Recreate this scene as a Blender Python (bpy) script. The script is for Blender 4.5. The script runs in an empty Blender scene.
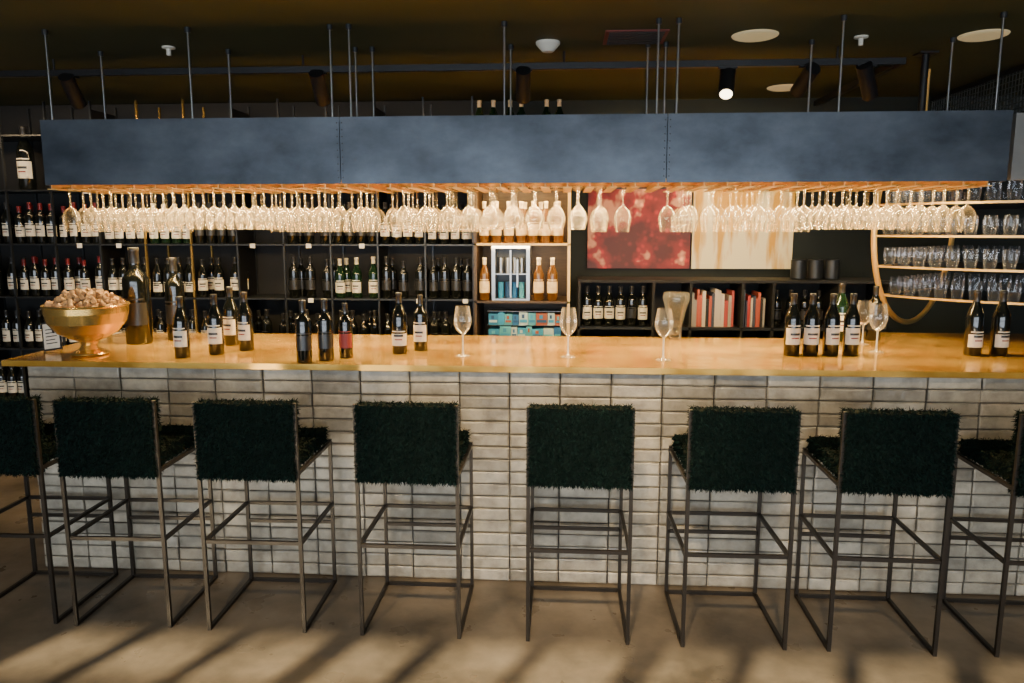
import bpy, math, random
from mathutils import Vector, Matrix
random.seed(7)
D=bpy.data; SC=bpy.context.scene; COL=SC.collection

# ---------------------------------------------------------------- materials
def mat(name,col,rough=.5,metal=0,noise=None,nscale=5,bump=0,bscale=60,trans=0,emis=None,es=0,island=0,coat=0,stretch=(1,1,1),spec=None,rnoise=0):
    m=D.materials.new(name); m.use_nodes=True; nt=m.node_tree; n=nt.nodes; l=nt.links
    b=n["Principled BSDF"]; b.inputs["Base Color"].default_value=(*col,1)
    b.inputs["Roughness"].default_value=rough; b.inputs["Metallic"].default_value=metal
    if trans: b.inputs["Transmission Weight"].default_value=trans
    if coat: b.inputs["Coat Weight"].default_value=coat
    if spec is not None: b.inputs["Specular IOR Level"].default_value=spec
    if emis: b.inputs["Emission Color"].default_value=(*emis,1); b.inputs["Emission Strength"].default_value=es
    tc=n.new("ShaderNodeTexCoord"); mp=n.new("ShaderNodeMapping"); mp.inputs["Scale"].default_value=stretch
    l.new(tc.outputs["Object"],mp.inputs[0])
    last=None
    if noise:
        t=n.new("ShaderNodeTexNoise"); t.inputs["Scale"].default_value=nscale; t.inputs["Detail"].default_value=6; t.inputs["Roughness"].default_value=.6
        l.new(mp.outputs[0],t.inputs["Vector"])
        r=n.new("ShaderNodeValToRGB"); r.color_ramp.elements[0].position=.32; r.color_ramp.elements[1].position=.68
        r.color_ramp.elements[0].color=(*col,1); r.color_ramp.elements[1].color=(*noise,1)
        l.new(t.outputs["Fac"],r.inputs[0]); last=r.outputs[0]; l.new(last,b.inputs["Base Color"])
    if rnoise:
        t=n.new("ShaderNodeTexNoise"); t.inputs["Scale"].default_value=nscale*2.3; t.inputs["Detail"].default_value=5
        l.new(mp.outputs[0],t.inputs["Vector"])
        mr=n.new("ShaderNodeMapRange"); mr.inputs[1].default_value=.3; mr.inputs[2].default_value=.7; mr.inputs[3].default_value=rough-rnoise; mr.inputs[4].default_value=rough+rnoise
        l.new(t.outputs["Fac"],mr.inputs[0]); l.new(mr.outputs[0],b.inputs["Roughness"])
    if island:
        g=n.new("ShaderNodeNewGeometry"); mr=n.new("ShaderNodeMapRange"); mr.inputs[3].default_value=1-island; mr.inputs[4].default_value=1+island*.4
        l.new(g.outputs["Random Per Island"],mr.inputs[0])
        hs=n.new("ShaderNodeHueSaturation"); l.new(mr.outputs[0],hs.inputs["Value"])
        if last: l.new(last,hs.inputs["Color"])
        else: hs.inputs["Color"].default_value=(*col,1)
        l.new(hs.outputs[0],b.inputs["Base Color"])
    if bump:
        t=n.new("ShaderNodeTexNoise"); t.inputs["Scale"].default_value=bscale; t.inputs["Detail"].default_value=4
        l.new(mp.outputs[0],t.inputs["Vector"])
        bp=n.new("ShaderNodeBump"); bp.inputs["Strength"].default_value=bump; bp.inputs["Distance"].default_value=.01
        l.new(t.outputs["Fac"],bp.inputs["Height"]); l.new(bp.outputs[0],b.inputs["Normal"])
    return m
def ramp_island(name,cols,rough=.6):
    m=D.materials.new(name); m.use_nodes=True; nt=m.node_tree; n=nt.nodes; l=nt.links; b=n["Principled BSDF"]
    b.inputs["Roughness"].default_value=rough
    g=n.new("ShaderNodeNewGeometry"); r=n.new("ShaderNodeValToRGB"); r.color_ramp.interpolation='CONSTANT'
    e=r.color_ramp.elements
    while len(e)<len(cols): e.new(.5)
    for i,c in enumerate(cols): e[i].position=i/len(cols); e[i].color=(*c,1)
    l.new(g.outputs["Random Per Island"],r.inputs[0]); l.new(r.outputs[0],b.inputs["Base Color"]); return m
def glassmat(name,tint=(1,1,1),refl=(1,.94,.80),blend=.22,rough=.05,glow=.035,glow_col=(1,.84,.58),glow_max=.21):  # lit glow is put into the glass colour, stronger towards the edges
    m=D.materials.new(name); m.use_nodes=True; nt=m.node_tree; n=nt.nodes; l=nt.links
    n.remove(n["Principled BSDF"]); o=n["Material Output"]
    t=n.new("ShaderNodeBsdfTransparent"); t.inputs[0].default_value=(*tint,1)
    tl=n.new("ShaderNodeBsdfTranslucent"); tl.inputs[0].default_value=(*glow_col,1)
    df=n.new("ShaderNodeBsdfDiffuse"); df.inputs[0].default_value=(*glow_col,1)
    m0=n.new("ShaderNodeMixShader"); m0.inputs[0].default_value=.5; l.new(tl.outputs[0],m0.inputs[1]); l.new(df.outputs[0],m0.inputs[2])
    w=n.new("ShaderNodeLayerWeight"); w.inputs[0].default_value=blend
    mf=n.new("ShaderNodeMapRange"); mf.inputs[3].default_value=glow*.5; mf.inputs[4].default_value=glow_max; l.new(w.outputs["Facing"],mf.inputs[0])
    m1=n.new("ShaderNodeMixShader"); l.new(mf.outputs[0],m1.inputs[0]); l.new(t.outputs[0],m1.inputs[1]); l.new(m0.outputs[0],m1.inputs[2])
    g=n.new("ShaderNodeBsdfGlossy"); g.inputs[0].default_value=(*refl,1); g.inputs["Roughness"].default_value=rough
    mr=n.new("ShaderNodeMath"); mr.operation='MULTIPLY'; mr.inputs[1].default_value=.8; l.new(w.outputs["Fresnel"],mr.inputs[0])
    mx=n.new("ShaderNodeMixShader"); l.new(mr.outputs[0],mx.inputs[0]); l.new(m1.outputs[0],mx.inputs[1]); l.new(g.outputs[0],mx.inputs[2])
    l.new(mx.outputs[0],o.inputs[0]); return m

M={}
M['floor']=mat('concrete_floor',(.085,.068,.048),.36,noise=(.27,.215,.155),nscale=2.4,bump=.10,bscale=25,rnoise=.12)
M['ceil']=mat('olive_ceiling',(.022,.029,.006),.75,noise=(.034,.042,.010),nscale=.8)
M['wallg']=mat('dark_green_wall',(.006,.010,.008),.7,noise=(.010,.015,.011),nscale=3)
M['wall']=mat('plaster_wall',(.08,.072,.06),.8,noise=(.10,.09,.08),nscale=2)
M['steel']=mat('hot_rolled_blue_steel',(.028,.038,.052),.38,.5,noise=(.090,.110,.138),nscale=2.6,bump=.02,bscale=140,stretch=(1,1,1.6),rnoise=.08)
M['gold']=mat('patinated_brass_top',(.52,.25,.025),.18,.6,noise=(.92,.58,.13),nscale=3.0,bump=.05,bscale=7,rnoise=.08)
M['goldlit']=mat('gold_lit_panel',(.80,.52,.17),.4,.2)  # golden light put into the colour of the rack underside
M['ring']=mat('satin_brass_band',(.72,.46,.14),.35,.35)
M['brass']=mat('brushed_brass',(.78,.50,.14),.24,.85)
M['brick']=mat('glazed_long_brick',(.27,.24,.19),.33,noise=(.56,.50,.39),nscale=11,bump=.5,bscale=28,island=.38)
M['grout']=mat('dark_grout',(.07,.06,.05),.9,bump=.3,bscale=90)
M['frame']=mat('bronze_tube',(.034,.027,.020),.4,.6)
M['fur']=mat('green_shag',(.0035,.014,.011),.85,island=.75,spec=.12)
M['furb']=mat('green_shag_base',(.002,.006,.005),.9,spec=.1)
M['black']=mat('black_steel',(.012,.012,.013),.45,.3)
M['blackm']=mat('matte_black',(.008,.008,.008),.7)
M['shelf']=mat('shelf_steel',(.040,.045,.05),.4,.6)
M['glass']=glassmat('lit_wine_glass')  # golden light is part of the default glow and reflection colours
M['glassc']=glassmat('lit_wine_glass_bright',blend=.32,glow=.07,glow_max=.50,glow_col=(1,.95,.85),refl=(1,1,.97))  # whiter, stronger lit edges painted in
M['stem']=mat('solid_glass_stem',(.85,.83,.76),.08,0,trans=.45,coat=.5)
M['tumb']=glassmat('tumbler_glass',(.96,.97,1),(1,1,1),.3,.05,.04,(.85,.92,1),.35)
M['frost']=glassmat('vase_glass',(.85,.85,.82),(1,1,1),.30,.15,.07,(.8,.8,.76),.20)
M['bottle']=mat('dark_bottle_glass',(.005,.006,.005),.08,0,coat=.5)
M['bottleg']=mat('green_bottle_glass',(.006,.02,.008),.08,0,coat=.5)
M['bottlea']=mat('amber_bottle_glass',(.10,.04,.008),.12,0,coat=.5)
M['label']=mat('paper_label',(.76,.70,.56),.6,noise=(.62,.56,.44),nscale=40)
M['labelo']=mat('orange_label',(.72,.46,.17),.6,noise=(.85,.70,.42),nscale=30)
M['labelr']=mat('wine_red_label',(.20,.02,.02),.6)
M['foil']=mat('black_foil',(.02,.02,.02),.35)
M['foilr']=mat('red_foil',(.16,.012,.012),.35)
M['foilw']=mat('white_foil',(.70,.60,.40),.4)
M['cork']=mat('cork',(.34,.18,.075),.85,noise=(.58,.38,.18),nscale=60,island=.35)
M['white']=mat('white_plastic',(.7,.68,.6),.5)
M['tag']=mat('shelf_tag',(.75,.72,.65),.6)
M['ledw']=mat('lamp_lens',(1,.8,.5),.3,emis=(1,.8,.5),es=9)
M['disc']=mat('ceiling_lamp_disc',(.45,.38,.24),.4,emis=(1,.78,.40),es=.25)
M['red']=mat('red_vent',(.14,.02,.015),.6)
M['chrome']=mat('brushed_steel',(.36,.37,.37),.3,1)
M['bluep']=ramp_island('blue_packaging',[(.015,.13,.35),(.03,.30,.55),(.45,.60,.62),(.01,.06,.18),(.02,.20,.42),(.30,.08,.04),(.08,.38,.5)])
M['books']=ramp_island('book_spines',[(.5,.04,.03),(.60,.52,.42),(.05,.06,.10),(.42,.06,.05),(.35,.32,.28),(.25,.13,.06),(.02,.02,.02),(.50,.10,.06)])
M['wood']=mat('dark_wood',(.04,.024,.014),.5,noise=(.07,.043,.024),nscale=8,stretch=(1,1,12))
M['lite']=mat('light_grey_column',(.12,.125,.12),.6,noise=(.2,.2,.19),nscale=3)

# ---------------------------------------------------------------- mesh builder
class MB:
    def __init__(s): s.v=[]; s.f=[]; s.m=[]; s.mats=[]; s.sm=[]
    def mi(s,m):
        if m not in s.mats: s.mats.append(m)
        return s.mats.index(m)
    def add(s,vs,fs,m,smooth=False,M4=None):
        o=len(s.v); i=s.mi(m)
        for v in vs: s.v.append(tuple(M4@Vector(v)) if M4 else tuple(v))
        for f in fs: s.f.append([a+o for a in f]); s.m.append(i); s.sm.append(smooth)
    def box(s,x0,x1,y0,y1,z0,z1,m,M4=None):
        vs=[(x0,y0,z0),(x1,y0,z0),(x1,y1,z0),(x0,y1,z0),(x0,y0,z1),(x1,y0,z1),(x1,y1,z1),(x0,y1,z1)]
        s.add(vs,[(0,3,2,1),(4,5,6,7),(0,1,5,4),(1,2,6,5),(2,3,7,6),(3,0,4,7)],m,False,M4)
    def bar(s,p,q,w,m,h=None):
        p=Vector(p);q=Vector(q);d=(q-p);L=d.length;d.normalize()
        up=Vector((0,0,1)) if abs(d.z)<.9 else Vector((0,1,0))
        x=up.cross(d).normalized(); y=d.cross(x); h=h or w
        M4=Matrix(((x.x,y.x,d.x,p.x),(x.y,y.y,d.y,p.y),(x.z,y.z,d.z,p.z),(0,0,0,1)))
        s.box(-w/2,w/2,-h/2,h/2,0,L,m,M4)
    def cyl(s,p,q,r,m,n=12,r2=None):
        p=Vector(p);q=Vector(q);d=(q-p);L=d.length;d.normalize(); r2=r if r2 is None else r2
        up=Vector((0,0,1)) if abs(d.z)<.9 else Vector((0,1,0))
        x=up.cross(d).normalized(); y=d.cross(x)
        a=[];b=[]
        for i in range(n):
            t=2*math.pi*i/n; c=x*math.cos(t)+y*math.sin(t); a.append(tuple(p+c*r)); b.append(tuple(q+c*r2))
        s.add(a+b,[(i,(i+1)%n,n+(i+1)%n,n+i) for i in range(n)],m,True)
        s.add(a,[tuple(reversed(range(n)))],m); s.add(b,[tuple(range(n))],m)
    def lathe(s,prof,mats,n=20,M4=None,a0=0,a1=2*math.pi):
        full=abs(a1-a0-2*math.pi)<1e-4; k=n if full else n+1
        for j in range(len(prof)-1):
            (r0,z0),(r1,z1)=prof[j],prof[j+1]; m=mats[j] if isinstance(mats,list) else mats
            vs=[]
            for r,z in((r0,z0),(r1,z1)):
                for i in range(k):
                    t=a0+(a1-a0)*i/n; vs.append((max(r,1e-5)*math.cos(t),max(r,1e-5)*math.sin(t),z))
            fs=[(i,(i+1)%k,k+(i+1)%k,k+i) for i in range(n)]
            s.add(vs,fs,m,True,M4)
    def torus(s,c,R,r,e1,e2,m,n=64,k=8,a0=0,a1=2*math.pi):
        c=Vector(c);e1=Vector(e1);e2=Vector(e2);e3=e1.cross(e2);vs=[]
        for i in range(n+1):
            t=a0+(a1-a0)*i/n; d=e1*math.cos(t)+e2*math.sin(t)
            for j in range(k):
                u=2*math.pi*j/k; vs.append(tuple(c+d*(R+r*math.cos(u))+e3*r*math.sin(u)))
        s.add(vs,[(i*k+j,i*k+(j+1)%k,(i+1)*k+(j+1)%k,(i+1)*k+j) for i in range(n) for j in range(k)],m,True)
    def mesh(s,name,merge=False):
        me=D.meshes.new(name); me.from_pydata(s.v,[],s.f)
        for m in s.mats: me.materials.append(M[m])
        me.polygons.foreach_set('material_index',s.m); me.polygons.foreach_set('use_smooth',s.sm)
        if merge:
            import bmesh
            bm=bmesh.new(); bm.from_mesh(me); bmesh.ops.remove_doubles(bm,verts=bm.verts,dist=1e-6); bm.to_mesh(me); bm.free()
        me.update(); return me
    def obj(s,name,parent=None,loc=(0,0,0),merge=False): return inst(s.mesh(name,merge),name,parent,loc)
def inst(me,name,parent=None,loc=(0,0,0),rz=0,sc=1,rx=0):
    o=D.objects.new(name,me); COL.objects.link(o); o.location=loc; o.rotation_euler=(rx,0,rz)
    o.scale=(sc,sc,sc) if not isinstance(sc,tuple) else sc
    if parent: o.parent=parent
    return o
def empty(name,loc=(0,0,0)):
    o=D.objects.new(name,None); COL.objects.link(o); o.location=loc; o.empty_display_size=.1; return o

# ---------------------------------------------------------------- room
CZ=2.70; XL,XR,YB,YF=-5.3,4.6,6.05,-3.2
b=MB(); b.box(XL-.2,XR+.2,YF-.2,YB+.2,-.1,0,'floor'); b.obj('floor')
b=MB(); b.box(XL-.2,XR+.2,YF-.2,YB+.2,CZ,CZ+.1,'ceil'); b.obj('ceiling')
b=MB(); b.box(XL-.2,XR+.2,YB,YB+.2,0,CZ,'wallg'); b.obj('wall_back')
b=MB(); b.box(XL-.2,XL,YF,YB,0,CZ,'wall'); b.obj('wall_left')
b=MB(); b.box(XR,XR+.2,YF,YB,0,CZ,'wallg'); b.obj('wall_right')
b=MB(); b.box(XL,XR,YF-.2,YF,2.6,CZ,'wall'); b.box(XL,XR,YF-.2,YF,0,.15,'wall')
b.box(XL,-4.8,YF-.2,YF,.15,2.6,'wall'); b.box(4.1,XR,YF-.2,YF,.15,2.6,'wall'); b.obj('wall_front')
b=MB()
x=-4.8; k=0
while x<4.2:
    w=.10 if k%3==0 else .05
    b.box(x,x+w,YF-.15,YF-.05,.15,2.6,'black'); x+=.42; k+=1
for z,h in((.15,.05),(1.1,.06),(1.75,.06),(2.18,.05),(2.34,.05),(2.56,.04)): b.box(-4.8,4.1,YF-.14,YF-.06,z,z+h,'black')  # unseen bars, set close together to break the sun into floor streaks
b.obj('window_1')

# ---------------------------------------------------------------- bar counter
CT=1.08
b=MB()
bx0,bx1=-2.62,3.2
b.box(bx0,bx1,3.478,4.25,0,1.045,'grout')
ph,pl,g=.0617,.238,.006
z=0.003; r=0
while z+ph<=1.056:
    x=bx0+.002
    while x<bx1-.02:
        e=.007; xe=min(x+pl-g+random.uniform(-.003,.001),bx1); z1=z+ph-g
        j=random.uniform(-.005,.003); tl=random.uniform(-.002,.002); yf=3.458+j
        vs=[(x,3.482,z),(xe,3.482,z),(xe,3.482,z1),(x,3.482,z1),(x,yf+e*.6,z),(xe,yf+e*.6,z),(xe,yf+e*.6,z1),(x,yf+e*.6,z1),
            (x+e,yf+tl,z+e),(xe-e,yf-tl,z+e),(xe-e,yf-tl,z1-e),(x+e,yf+tl,z1-e)]
        fs=[(8,9,10,11)]
        for (p,q) in ((0,1),(1,2),(2,3),(3,0)):
            fs.append((p,q,q+4,p+4)); fs.append((p+4,q+4,q+8,p+8))
        b.add(vs,fs,'brick'); x+=pl
    z+=ph; r+=1
b.box(-2.70,3.3,3.40,4.42,CT-.028,CT,'gold')
b.box(1.75,3.3,4.42,4.72,CT-.028,CT,'gold')
b.box(1.8,3.2,4.25,4.68,0,CT-.03,'blackm')
b.obj('bar_counter')
# ---------------------------------------------------------------- hanging rack
RB,RT,RY0,RY1=1.932,2.255,3.75,4.34
b=MB()
seams=[-2.646,-1.103,.499,2.087]
for i in range(3):
    b.box(seams[i]+.002,seams[i+1]-.002,RY0,RY0+.006,RB,RT,'steel')
    b.box(seams[i]+.002,seams[i+1]-.002,RY1-.006,RY1,RB,RT,'steel')
b.box(-2.646,-2.640,RY0+.007,RY1-.007,RB,RT,'steel'); b.box(2.081,2.087,RY0+.007,RY1-.007,RB,RT,'steel')
b.box(-2.64,2.08,RY0+.008,RY1-.008,RB+.01,RB+.02,'goldlit')
b.box(-2.64,2.08,RY0+.008,RY1-.008,RT-.02,RT-.012,'steel')
for sx in seams[1:3]:
    for dx in(-.012,.012):
        for k in range(9):
            z=RB+.03+k*.033; b.cyl((sx+dx,RY0,z),(sx+dx,RY0-.003,z),.0035,'black',8)
rods=[-2.61,-1.87,-1.15,-1.055,-.29,.45,.545,1.31,2.03]
for x in rods:
    for y in(RY0+.05,RY1-.08):
        b.cyl((x,y,RT-.02),(x,y,CZ),.0055,'chrome',8)
        b.cyl((x,y,CZ-.025),(x,y,CZ),.014,'shelf',10)
NC=42; x0=-2.585; pit=.111
for i in range(NC+1):
    x=x0-pit/2+i*pit
    b.box(x-.002,x+.002,3.79,4.29,1.915,RB+.012,'goldlit'); b.box(x-.022,x+.022,3.79,4.29,1.911,1.915,'goldlit')
b.obj('hanging_glass_rack')

PR1=[(0,.004),(.006,.004),(.034,.0015),(.036,0),(.033,.003),(.008,.008),(.0045,.02),(.004,.09),(.006,.10),(.02,.108),(.034,.125),(.0425,.152),(.042,.172),(.037,.20),(.0325,.228)]
PR2=[(0,.004),(.006,.004),(.034,.0015),(.036,0),(.033,.003),(.008,.008),(.0045,.02),(.004,.085),(.007,.095),(.022,.107),(.040,.130),(.048,.158),(.046,.180),(.036,.215)]
def wg(name,pr,m,st=None):
    b=MB(); ms=[(st if st and 5<=j<=7 else m) for j in range(len(pr)-1)]
    b.lathe(pr,ms,20); return b.mesh(name,True)
WG=wg('wine_glass',PR1,'glass'); WG2=wg('wine_glass_round',PR2,'glass'); WGC=wg('wine_glass_counter',PR1,'glassc','stem')
P=empty('hanging_wine_glasses',(0,0,0))
for i in range(NC):
    big=(i//5)%3==1
    for j,y in enumerate((3.85,3.96,4.08,4.20)):
        if i in(27,) or (i in(26,28) and j>0): continue
        if random.random()<.05: continue
        inst(WG2 if big else WG,'glass',P,(x0+i*pit,y+random.uniform(-.008,.008),1.922),rx=math.pi,rz=random.random())

# ---------------------------------------------------------------- bottles
def bottle(name,glass='bottle',label='label',foil='foil',style=0,lab=(.055,.135),n=18):
    b=MB()
    if style==0: pr=[(0,.002),(.034,0),(.0375,.006),(.0375,.175),(.0355,.19),(.026,.215),(.0175,.236),(.0148,.25),(.0142,.283),(.016,.285),(.016,.298),(.014,.30),(0,.30)]
    else: pr=[(0,.002),(.035,0),(.0375,.005),(.0375,.195),(.036,.205),(.030,.216),(.020,.226),(.0152,.238),(.0148,.25),(.0148,.285),(.0158,.287),(.0158,.298),(.014,.30),(0,.30)]
    ms=[(foil if pr[i][1]>=.249 or pr[i+1][1]>.255 else glass) for i in range(len(pr)-1)]
    b.lathe(pr,ms,n)
    b.lathe([(.0382,lab[0]),(.0382,lab[1])],label,14,a0=-math.pi/2-1.25,a1=-math.pi/2+1.25)
    b.lathe([(.0384,lab[0]+.028),(.0384,lab[0]+.034)],'labelr' if label=='label' else label,8,a0=-math.pi/2-.5,a1=-math.pi/2+.5)
    if label=='label': b.lathe([(.0384,lab[0]+.045),(.0384,lab[0]+.056)],'foil',8,a0=-math.pi/2-.65,a1=-math.pi/2+.65)
    b.lathe([(.0382,lab[1]+.008),(.0382,lab[1]+.014)],label,14,a0=-math.pi/2-1.0,a1=-math.pi/2+1.0)
    return b.mesh(name,True)
B0=bottle('wine_bottle_dark'); B1=bottle('wine_bottle_bordeaux',style=1,lab=(.05,.14))
B2=bottle('wine_bottle_redcap',foil='foilr',style=1); B3=bottle('wine_bottle_green',glass='bottleg')
B4=bottle('wine_bottle_gold',glass='bottlea',label='labelo',foil='foilw'); B5=bottle('wine_bottle_redlabel',label='labelr',style=1)
B6=bottle('wine_bottle_smallab',style=0,lab=(.04,.10))
B7=bottle('wine_bottle_plain',style=1,label='foil',lab=(.06,.13)); B8=bottle('wine_bottle_cream',glass='bottleg',foil='foilw',lab=(.04,.12))
def put(me,x,y,h=.30,z=CT,name='wine_bottle',w=None,rz=0):
    s=h/.30; return inst(me,name,None,(x,y,z+.0005),rz,(w or s,w or s,s))
put(B7,-2.346,3.993,.53,name='magnum_wine_bottle',w=1.85)
put(B7,-2.205,4.14,.47,name='magnum_wine_bottle',w=1.4)
for me,x,y,h in [(B0,-1.872,3.553,.30),(B0,-1.746,3.655,.305),(B0,-1.80,3.957,.32),(B0,-1.648,3.79,.305),(B7,-1.222,3.456,.296),(B7,-1.137,3.52,.296),(B5,-1.06,3.60,.27),
    (B6,-.825,3.75,.31),(B1,-.735,3.851,.29),(B0,1.157,3.818,.31),(B0,1.252,3.825,.31),(B0,1.353,3.83,.31),(B0,1.454,3.84,.31),(B6,2.068,3.879,.325),(B6,2.199,3.888,.325),
    (B3,1.575,4.33,.33),(B7,1.78,4.38,.31)]:
    put(me,x,y,h,rz=random.uniform(-.3,.3))
for x,y,h in[(-.49,3.677,.25),(.034,3.679,.245),(.493,3.622,.25),(1.623,3.94,.25),(1.66,4.22,.24)]:
    s=h/.228; inst(WGC,'wine_glass',None,(x,y,CT+.0005),0,(s*.95,s*.95,s))

# brass bowl of corks
b=MB()
b.lathe([(0,0),(.085,0),(.092,.006),(.088,.014),(.05,.03),(.036,.05),(.042,.068),(.085,.085),(.140,.115),(.178,.165),(.190,.215),(.192,.245),(.198,.25),(.196,.256),(.186,.25),(.184,.215),(.170,.165),(.13,.12),(0,.10)],'brass',40)
b.lathe([(.185,.225),(.15,.245),(.09,.268),(0,.28)],'cork',30)
for i in range(210):
    rr=.168*math.sqrt(random.random()); t=random.random()*6.283; z=.24+.07*(1-(rr/.168)**2)+random.uniform(-.006,.016)
    c=Vector((rr*math.cos(t),rr*math.sin(t),z)); d=Vector((random.uniform(-1,1),random.uniform(-1,1),random.uniform(-.6,.6))).normalized()*.021
    b.cyl(c-d,c+d,.0115,'cork',8)
b.obj('brass_bowl_of_corks',loc=(-2.38,3.60,CT+.001))
b=MB(); T=Matrix.Rotation(-.2,4,'X')@Matrix.Rotation(-.15,4,'Y')
b.box(-.05,.05,0,.006,.008,.158,'black',T); b.box(-.042,.042,-.001,.0005,.018,.148,'label',T)
for k in range(5): b.box(-.03,.03-.01*(k%2),-.0015,-.0008,.043+k*.018,.048+k*.018,'black',T)
b.bar((0,.006,.13),(0,.07,.004),.01,'black')
b.obj('framed_menu_card',loc=(-2.62,3.66,CT+.001))
b=MB(); b.lathe([(0,0),(.032,0),(.036,.02),(.038,.08),(.055,.16),(.078,.24),(.07,.27),(.066,.265),(.072,.24),(.05,.16),(.034,.08),(.03,.03),(0,.02)],'frost',24); b.obj('glass_decanter',loc=(.655,4.34,CT+.001),merge=True)

# ---------------------------------------------------------------- stools
def tufts(b,x0,x1,y0,y1,z0,z1,n,L=.026):
    dx,dy,dz=x1-x0,y1-y0,z1-z0
    A=[dy*dz,dy*dz,dx*dz,dx*dz,dx*dy,dx*dy]
    for _ in range(n):
        k=random.choices(range(6),A)[0]; u,v=random.random(),random.random()
        if k<2: p=Vector((x0 if k==0 else x1,y0+u*dy,z0+v*dz)); nn=Vector((-1 if k==0 else 1,0,0))
        elif k<4: p=Vector((x0+u*dx,y0 if k==2 else y1,z0+v*dz)); nn=Vector((0,-1 if k==2 else 1,0))
        else: p=Vector((x0+u*dx,y0+v*dy,z0 if k==4 else z1)); nn=Vector((0,0,-1 if k==4 else 1))
        d=(nn*.42+Vector((random.uniform(-.7,.7),random.uniform(-.7,.7),random.uniform(-1.2,.2)))).normalized()*L*random.uniform(.5,1.15)
        s=d.cross(Vector((random.random()-.5,random.random()-.5,random.random()-.5))).normalized()*.0025
        p=p-nn*.004
        b.add([p-s,p+s,p+d*.6+s*.7+nn*.001,p+d],[(0,1,2,3)],'fur')
def stool():
    b=MB(); w=.207; dp=.46; t=.015; zr=.40
    F=lambda p,q:b.bar(p,q,t,'frame')
    for s in(-1,1):
        F((s*w,0,0),(s*w,-.012,1.005)); F((s*w,dp,0),(s*w,dp,.72))
        F((s*w,0,t/2),(s*w,dp,t/2)); F((s*w,0,zr),(s*w,dp,zr)); F((s*w,0,.705),(s*w,dp,.705))
    F((-w,dp,t/2),(w,dp,t/2)); F((-w,dp,zr),(w,dp,zr)); F((-w,0,zr),(w,0,zr)); F((-w,dp,.705),(w,dp,.705)); F((-w,0,.705),(w,0,.705)); F((-w,-.012,.995),(w,-.012,.995))
    F((-w,dp,zr-.09),(w,dp,zr-.09))
    b.box(-.193,.193,.04,.455,.715,.775,'furb'); tufts(b,-.196,.196,.035,.46,.715,.78,7000,.024)
    b.box(-.197,.197,-.03,.035,.69,1.003,'furb'); tufts(b,-.202,.202,-.033,.038,.687,1.006,13000,.022)
    return b.mesh('bar_stool')
ST=stool()
for x,rz in[(-2.40,.02),(-1.885,.03),(-1.29,.02),(-.624,0),(.079,-.0),(.718,.01),(1.309,-.02),(1.97,-.03)]:
    inst(ST,'bar_stool',None,(x,2.925,0.001),rz)

# ---------------------------------------------------------------- left wine shelving
SY0,SY1=5.58,5.93
LV=[.36,.78,1.19,1.60,2.01]
b=MB()
sx0,sx1=-4.62,-.66
for z in LV+[2.42]: b.box(sx0,sx1,SY0,SY1,z-.012,z,'shelf')
b.box(sx0,sx1,SY0,SY1,.0,.012,'shelf')
nx=11; sp=(sx1-sx0)/nx
for i in range(nx+1):
    x=sx0+i*sp
    for y in(SY0,SY1-.02): b.box(x-.006,x+.006,y,y+.02,0,2.66,'brass' if i in(4,5) else 'shelf')
    if i%3==0: b.box(x-.003,x+.003,SY0+.02,SY1-.02,0,2.6,'black')
b.box(sx0,sx1,SY1,SY1+.01,0,2.69,'blackm')
for z in LV[1:5]:
    for i in range(0,nx):
        if random.random()<.4:
            x=sx0+i*sp+random.uniform(.05,.3); b.box(x,x+.04,SY0-.004,SY0-.001,z-.03,z+.004,'tag')
b.obj('wine_shelving')
P=empty('shelved_wine_bottles')
kinds=[B0,B1,B6,B7,B6,B0,B8,B7]
for li,z in enumerate(LV):
    for i in range(nx):
        if (i==6 and li in(2,3)): continue
        kind=random.choice(kinds if i>2 else [B0,B2,B1,B2]); n=random.choice([3,4,4])
        if li==4:
            if i==1: inst(B0,'magnum',P,(-4.16,SY0+.12,z+.001),0,1.62)
            continue
        for k in range(n):
            x=sx0+i*sp+.05+k*(sp-.10)/(n-1)
            inst(kind,'bottle',P,(x,SY0+.06,z+.001),random.uniform(-.5,.5),random.uniform(.95,1.06))
            if k%2==0: inst(kind,'bottle',P,(x+.02,SY0+.17,z+.001),random.uniform(-.3,.3))

# ---------------------------------------------------------------- centre display unit
cx0,cx1=-.64,.06
b=MB()
for z in(.80,1.19,1.61,2.02,2.32): b.box(cx0,cx1,5.45,5.93,z-.015,z,'goldlit' if z>1.3 else 'wood')  # upper shelves and right upright take a gold colour for the light on them
for x in(cx0,cx1-.02): b.box(x,x+.02,5.45,5.93,0,2.32,'goldlit' if x>0 else 'wood')
b.box(cx0,cx1,5.93,5.94,0,2.32,'wood')
b.obj('display_cabinet')
P=empty('displayed_wine_bottles')
for z,xs in((1.61,[-.57,-.48,-.39,-.30,-.21,-.12,-.03]),(1.19,[-.57,-.17,-.07]),(2.32,[-.6,-.5,-.38,-.30,-.12,-.03])):
    for x in xs: inst(B4 if z<2 else B8,'bottle',P,(x,5.52,z+.001),0,1 if z!=1.19 else 1.05)
for x in(-.52,-.40,-.28,-.16,-.05): inst(B4,'bottle',P,(x,5.68,1.611))
b=MB()
b.box(-.14,-.115,-.1,.14,0,.38,'chrome'); b.box(.115,.14,-.1,.14,0,.38,'chrome'); b.box(-.14,.14,-.1,.14,.38,.40,'chrome'); b.box(-.115,.115,.12,.14,0,.38,'shelf'); b.box(-.115,.115,-.1,.12,0,.014,'chrome')
b.box(-.115,.115,-.09,.12,.19,.197,'chrome'); b.bar((.0,-.105,.02),(.0,-.105,.37),.012,'chrome')
b.bar((.05,-.11,.10),(.05,-.11,.30),.012,'chrome')
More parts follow.
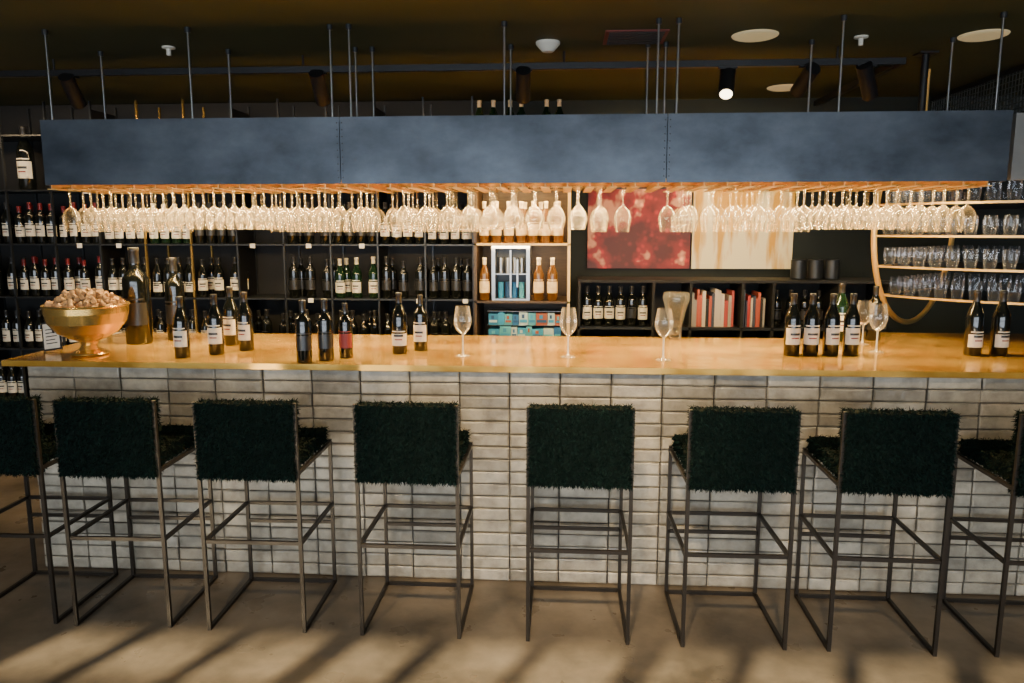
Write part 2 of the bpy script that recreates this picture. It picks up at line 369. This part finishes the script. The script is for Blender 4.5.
for k in range(4):
    b.cyl((-.08+k*.052,0,.014),(-.08+k*.052,0,.13),.02,'bluep',14); b.cyl((-.08+k*.052,0,.198),(-.08+k*.052,0,.31),.02,'chrome',14)
b.obj('stainless_fridge',loc=(-.375,5.60,1.191))
b=MB()
for row in range(3):
    x=-.27
    while x<.24:
        w=random.uniform(.035,.09); h=random.uniform(.07,.10)
        z=row*.104
        b.box(x,x+w,-.1+random.uniform(0,.01),.08,z,z+h,'bluep')
        b.box(x+.006,x+w-.006,-.102,-.1,z+.02,z+h*.45,'bluep'); b.box(x+w*.3,x+w*.6,-.1025,-.1,z+h*.55,z+h*.85,'bluep'); x+=w+.003
    b.box(-.28,.28,-.09,.09,row*.104+.1,row*.104+.103,'chrome')
b.obj('stacked_blue_packages',loc=(-.27,5.60,.801))

# ---------------------------------------------------------------- paintings
def artmat(name,kind):
    m=D.materials.new(name); m.use_nodes=True; nt=m.node_tree; n=nt.nodes; l=nt.links; p=n['Principled BSDF']; p.inputs['Roughness'].default_value=.5
    tc=n.new('ShaderNodeTexCoord'); r=n.new('ShaderNodeValToRGB')
    if kind=='red':
        v=n.new('ShaderNodeTexVoronoi'); v.inputs['Scale'].default_value=15; l.new(tc.outputs['Object'],v.inputs['Vector'])
        t=n.new('ShaderNodeTexNoise'); t.inputs['Scale'].default_value=4.2; t.inputs['Detail'].default_value=3; l.new(tc.outputs['Object'],t.inputs['Vector'])
        sx=n.new('ShaderNodeSeparateXYZ'); l.new(tc.outputs['Object'],sx.inputs[0])
        mm=n.new('ShaderNodeMath'); mm.operation='MULTIPLY_ADD'; mm.inputs[1].default_value=-.22; l.new(sx.outputs['Z'],mm.inputs[0]); l.new(t.outputs['Fac'],mm.inputs[2])
        r.color_ramp.elements[0].color=(.62,.36,.20,1); r.color_ramp.elements[0].position=.40
        r.color_ramp.elements[1].color=(.28,.008,.010,1); r.color_ramp.elements[1].position=.45
        e=r.color_ramp.elements.new(.58); e.color=(.08,.004,.006,1)
        l.new(mm.outputs[0],r.inputs[0])
        r2=n.new('ShaderNodeValToRGB'); r2.color_ramp.elements[0].position=.10; r2.color_ramp.elements[0].color=(1,.75,.6,1); r2.color_ramp.elements[1].position=.36; r2.color_ramp.elements[1].color=(.42,.3,.28,1)
        l.new(v.outputs['Distance'],r2.inputs[0])
        mx=n.new('ShaderNodeMixRGB'); mx.blend_type='OVERLAY'; mx.inputs[0].default_value=.9; l.new(r.outputs[0],mx.inputs[1]); l.new(r2.outputs[0],mx.inputs[2]); l.new(mx.outputs[0],p.inputs['Base Color'])
    else:
        mp=n.new('ShaderNodeMapping'); mp.inputs['Scale'].default_value=(6,1,.9); l.new(tc.outputs['Object'],mp.inputs[0])
        t=n.new('ShaderNodeTexNoise'); t.inputs['Scale'].default_value=1.6; t.inputs['Detail'].default_value=5; l.new(mp.outputs[0],t.inputs['Vector'])
        sx=n.new('ShaderNodeSeparateXYZ'); l.new(tc.outputs['Object'],sx.inputs[0])
        mm=n.new('ShaderNodeMath'); mm.operation='MULTIPLY_ADD'; mm.inputs[1].default_value=-.28; l.new(sx.outputs['Z'],mm.inputs[0]); l.new(t.outputs['Fac'],mm.inputs[2])
        r.color_ramp.elements[0].color=(.62,.30,.015,1); r.color_ramp.elements[0].position=.46; r.color_ramp.elements[1].color=(.80,.68,.40,1); r.color_ramp.elements[1].position=.58
        l.new(mm.outputs[0],r.inputs[0]); l.new(r.outputs[0],p.inputs['Base Color'])
    return m
M['artr']=artmat('red_abstract_paint','red'); M['arty']=artmat('yellow_abstract_paint','y')
b=MB(); b.box(-.40,.40,-.03,0,-.34,.34,'artr'); b.box(-.405,.405,-.002,.01,-.345,.345,'blackm'); b.obj('abstract_painting',loc=(.60,6.03,1.745))
b=MB(); b.box(-.385,.385,-.03,0,-.34,.34,'arty'); b.box(-.39,.39,-.002,.01,-.345,.345,'blackm'); b.obj('abstract_painting',loc=(1.40,6.03,1.745))

# ---------------------------------------------------------------- low back shelf
b=MB()
b.box(.12,2.35,5.52,5.92,1.325,1.345,'blackm'); b.box(.12,2.35,5.52,5.92,.98,1.0,'shelf'); b.box(.12,2.35,5.52,5.92,.60,.62,'shelf')
for x in(.12,.66,.93,1.30,1.52,1.98,2.33): b.box(x,x+.018,5.52,5.92,0,1.325,'blackm')
b.box(.12,2.35,5.92,5.93,0,1.34,'blackm'); b.obj('low_back_shelf')
P=empty('low_shelf_wine_bottles')
for i in range(6): inst(random.choice([B0,B1,B7]),'bottle',P,(.19+i*.082,5.6,1.001),0,.98)
for i in range(4): inst(B7,'bottle',P,(1.58+i*.1,5.62,1.001),0,.9)
b=MB()
for a,c in((.955,1.29),(1.325,1.51)):
    x=a
    while x<c-.03:
        w=random.uniform(.012,.026); h=random.uniform(.19,.28); b.box(x,x+w,5.56+random.uniform(0,.02),5.78,1.0,1.0+h,'books'); x+=w+.002
b.obj('row_of_books')
b=MB()
for i,x in enumerate((1.74,1.86,1.98)):
    b.lathe([(0,0),(.05,0),(.055,.01),(.055,.14),(.048,.145),(0,.145)],'shelf',16,Matrix.Translation((x,5.68,0)))
b.obj('black_canisters',loc=(0,0,1.346))

# ---------------------------------------------------------------- round brass shelf with tumblers
e1=Vector((math.cos(.78),math.sin(.78),0)); e2=Vector((math.sin(.78),-math.cos(.78),0)); ez=Vector((0,0,1))
c0=Vector((2.28,5.05,1.73)); R=.62; Ln=.80
b=MB()
for k in(0,1):
    c=c0+e2*Ln*k
    b.torus(c,R,.017,e1,ez,'ring',96,10)
    b.cyl(c+ez*R,(c.x,c.y,CZ),.008,'ring')
lev=[1.31,1.49,1.67,1.85]
tum=MB(); tum.lathe([(0,.001),(.022,0),(.027,.004),(.034,.05),(.0345,.08),(.031,.11)],'tumb',16); TU=tum.mesh('tumbler',True)
TP=empty('tumblers')
for z in lev:
    hw=math.sqrt(R*R-(z-c0.z)**2)-.012
    M4=Matrix(((e1.x,e2.x,0,c0.x),(e1.y,e2.y,0,c0.y),(0,0,1,z),(0,0,0,1)))
    # shelf plate with a bowed (curved) outer edge and thin brass lip
    N=16; pts=[(-hw-.07*math.sin(math.pi*i/N),Ln*i/N) for i in range(N+1)]
    vs=[];fs=[]
    for (px,py) in pts: vs+=[(px,py,0),(hw,py,0),(px,py,-.008),(hw,py,-.008)]
    for i in range(N):
        a=4*i; fs+=[(a,a+4,a+5,a+1),(a+2,a+3,a+7,a+6),(a,a+2,a+6,a+4),(a+1,a+5,a+7,a+3)]
    b.add(vs,fs,'shelf',False,M4)
    for i in range(N): b.bar(M4@Vector((pts[i][0],pts[i][1],.0)),M4@Vector((pts[i+1][0],pts[i+1][1],.0)),.012,'ring')
    b.bar(M4@Vector((-hw,0,.0)),M4@Vector((hw,0,.0)),.012,'ring')
    n1=int(2*hw/.09)
    for i in range(n1):
        for j in range(8):
            if i not in(0,n1-1) and j>0: continue
            p=M4@Vector((-hw+.06-(.06*math.sin(math.pi*(.055+j*.09)/Ln) if i==0 else 0)+i*(2*hw-.12)/(n1-1),.055+j*.09,.001)); inst(TU,'tumbler',TP,p)
b.obj('round_brass_glass_shelf')

# ---------------------------------------------------------------- ceiling fixtures
b=MB(); zt=2.60
b.box(-5.2,1.86,4.40,4.44,zt,zt+.035,'black'); b.box(1.82,1.86,4.44,5.8,zt,zt+.035,'black')
for x in(-4.5,-3,-1.5,0,1.5): b.cyl((x,4.42,zt+.035),(x,4.42,CZ),.006,'black')
RAIL=b.obj('added_light_rail')
b=MB(); b.box(-5.0,4.0,.98,1.02,zt,zt+.035,'black')  # added rail out of view, carries spots that warm the brick front
for x in(-4.5,-3,-1.5,0,1.5,3): b.cyl((x,1.0,zt+.035),(x,1.0,CZ),.006,'black')
ADDED_RAIL=b.obj('added_light_rail')
def spot(x,y,tgt,E,col=(1,.74,.42),ang=50,soft=.03,par=None):
    p=Vector((x,y,zt-.05)); t=(Vector(tgt)-p).normalized(); b=MB()
    b.cyl(p+Vector((0,0,.05)),p,.01,'black'); a=p-t*.06; c=p+t*.14
    b.cyl(a,c,.042,'black',20); b.cyl(c+t*.0005,c+t*.002,.034,'ledw',20); b.box(x-.05,x+.05,y-.018,y+.018,zt-.01,zt-.0005,'black')
    b.obj('track_spotlight',par)
    L=D.lights.new('spot_lamp','SPOT'); L.energy=E; L.color=col; L.spot_size=math.radians(ang); L.spot_blend=.7; L.shadow_soft_size=soft
    o=D.objects.new('spot_lamp',L); COL.objects.link(o); o.location=c+t*.02; o.rotation_euler=t.to_track_quat('-Z','Y').to_euler()
spot(.91,4.42,(.6,3.2,1.0),60,par=RAIL)
spot(1.66,4.42,(2.3,5.2,1.4),130,par=RAIL)
spot(-.23,4.42,(-.3,5.6,1.5),80,par=RAIL)
spot(-1.415,4.42,(-1.5,5.6,1.4),70,ang=70,par=RAIL)
spot(-2.91,4.42,(-3.1,5.6,1.4),75,ang=70,par=RAIL)
spot(1.35,4.42,(1.1,6.0,1.7),85,ang=60,par=RAIL)
for x,tx,E in((-1.3,-1.15,110),(-.1,-.05,290),(.6,.55,170),(1.8,1.75,90),(-2.4,-2.3,40)): spot(x,1.0,(tx,3.45,.45),E,(1,.75,.44),40,.06,par=ADDED_RAIL)  # added spots, brighten the bar front in warm patches
b=MB()
b.lathe([(0,-.012),(.10,-.012),(.115,-.006),(.118,0)],'disc',32); dm=b.mesh('ceiling_disc')
for x,y in((.983,4.137),(2.157,4.21),(1.55,5.6)): inst(dm,'recessed_ceiling_light',None,(x,y,CZ-.0005))
b=MB(); b.lathe([(0,-.05),(.03,-.05),(.05,-.03),(.065,-.012),(.065,0)],'white',28); b.obj('smoke_detector',loc=(-.087,4.21,CZ-.0005))
b=MB(); b.lathe([(0,-.045),(.012,-.045),(.012,-.012),(.035,-.008),(.035,0)],'white',18); sm=b.mesh('sprinkler')
for x,y in((-2.17,4.18),(1.54,4.2)): inst(sm,'ceiling_sprinkler',None,(x,y,CZ-.0005))
b=MB(); b.box(-.16,.16,-.14,.14,-.006,0,'red')
for k in range(7): b.box(-.14,.14,-.12+k*.037,-.105+k*.037,-.012,-.006,'blackm')
b.obj('ceiling_air_vent',loc=(.368,4.13,CZ-.0005))
b=MB()
for i in range(61): b.bar((2.75,3.9+i*.035,2.40),(2.75,3.9+i*.035,2.66),.004,'chrome')
for k in range(8): b.bar((2.75,3.9,2.40+k*.035),(2.75,6.0,2.40+k*.035),.004,'chrome')
b.bar((2.75,3.9,2.39),(2.75,6.0,2.39),.03,'black'); b.bar((2.75,3.9,2.67),(2.75,6.0,2.67),.03,'black')
b.obj('wire_mesh_screen')
b=MB(); b.cyl((2.05,4.6,2.1),(2.05,4.6,CZ),.02,'black'); b.box(2.0,2.1,4.55,4.65,CZ-.01,CZ,'black'); b.obj('ceiling_pipe')
b=MB(); b.box(2.13,2.9,3.80,3.83,1.94,2.25,'lite')
for x in(2.2,2.8): b.cyl((x,3.815,2.25),(x,3.815,CZ),.006,'chrome')
b.obj('hanging_sign_panel')

# ---------------------------------------------------------------- lights
def area(name,loc,rot,sx,sy,E,col):
    L=D.lights.new(name,'AREA'); L.shape='RECTANGLE'; L.size=sx; L.size_y=sy; L.energy=E; L.color=col
    o=D.objects.new(name,L); COL.objects.link(o); o.location=loc; o.rotation_euler=rot; return o
area('window_daylight',(-.35,YF-.3,1.35),(math.radians(90),0,0),8.8,2.3,530,(.82,.91,1))
area('rack_led_strip',(-.28,4.02,1.906),(0,0,0),4.6,.03,125,(1,.69,.30))
area('rack_led_strip',(-.28,3.90,1.906),(0,0,0),4.6,.03,125,(1,.69,.30))
area('shelf_led_strip',(-2.6,5.25,2.50),(math.radians(25),0,0),3.8,.05,28,(1,.70,.38))
area('cabinet_led_strip',(-.29,5.42,1.99),(math.radians(35),0,0),.6,.02,10,(1,.62,.22))
area('cabinet_led_strip',(-.29,5.44,1.585),(math.radians(35),0,0),.6,.02,4.5,(1,.66,.3))
area('picture_light',(1.0,5.55,2.40),(math.radians(40),0,0),1.6,.05,12,(1,.80,.45))
S=D.lights.new('sun','SUN'); S.energy=17; S.color=(1,.82,.52); S.angle=.012
o=D.objects.new('sun',S); COL.objects.link(o)
d=Vector((.42,1,-.412)).normalized(); o.rotation_euler=d.to_track_quat('-Z','Y').to_euler()
w=D.worlds.new('World'); SC.world=w; w.use_nodes=True; w.node_tree.nodes['Background'].inputs[0].default_value=(.55,.7,1,1); w.node_tree.nodes['Background'].inputs[1].default_value=.6

# ---------------------------------------------------------------- camera
cam=D.cameras.new('camera'); cam.sensor_width=36; cam.lens=750/1024*36; cam.clip_start=.05
o=D.objects.new('camera',cam); COL.objects.link(o); o.location=(0,0,1.70); o.rotation_euler=(math.radians(90-8.4),0,math.radians(3.8)); SC.camera=o
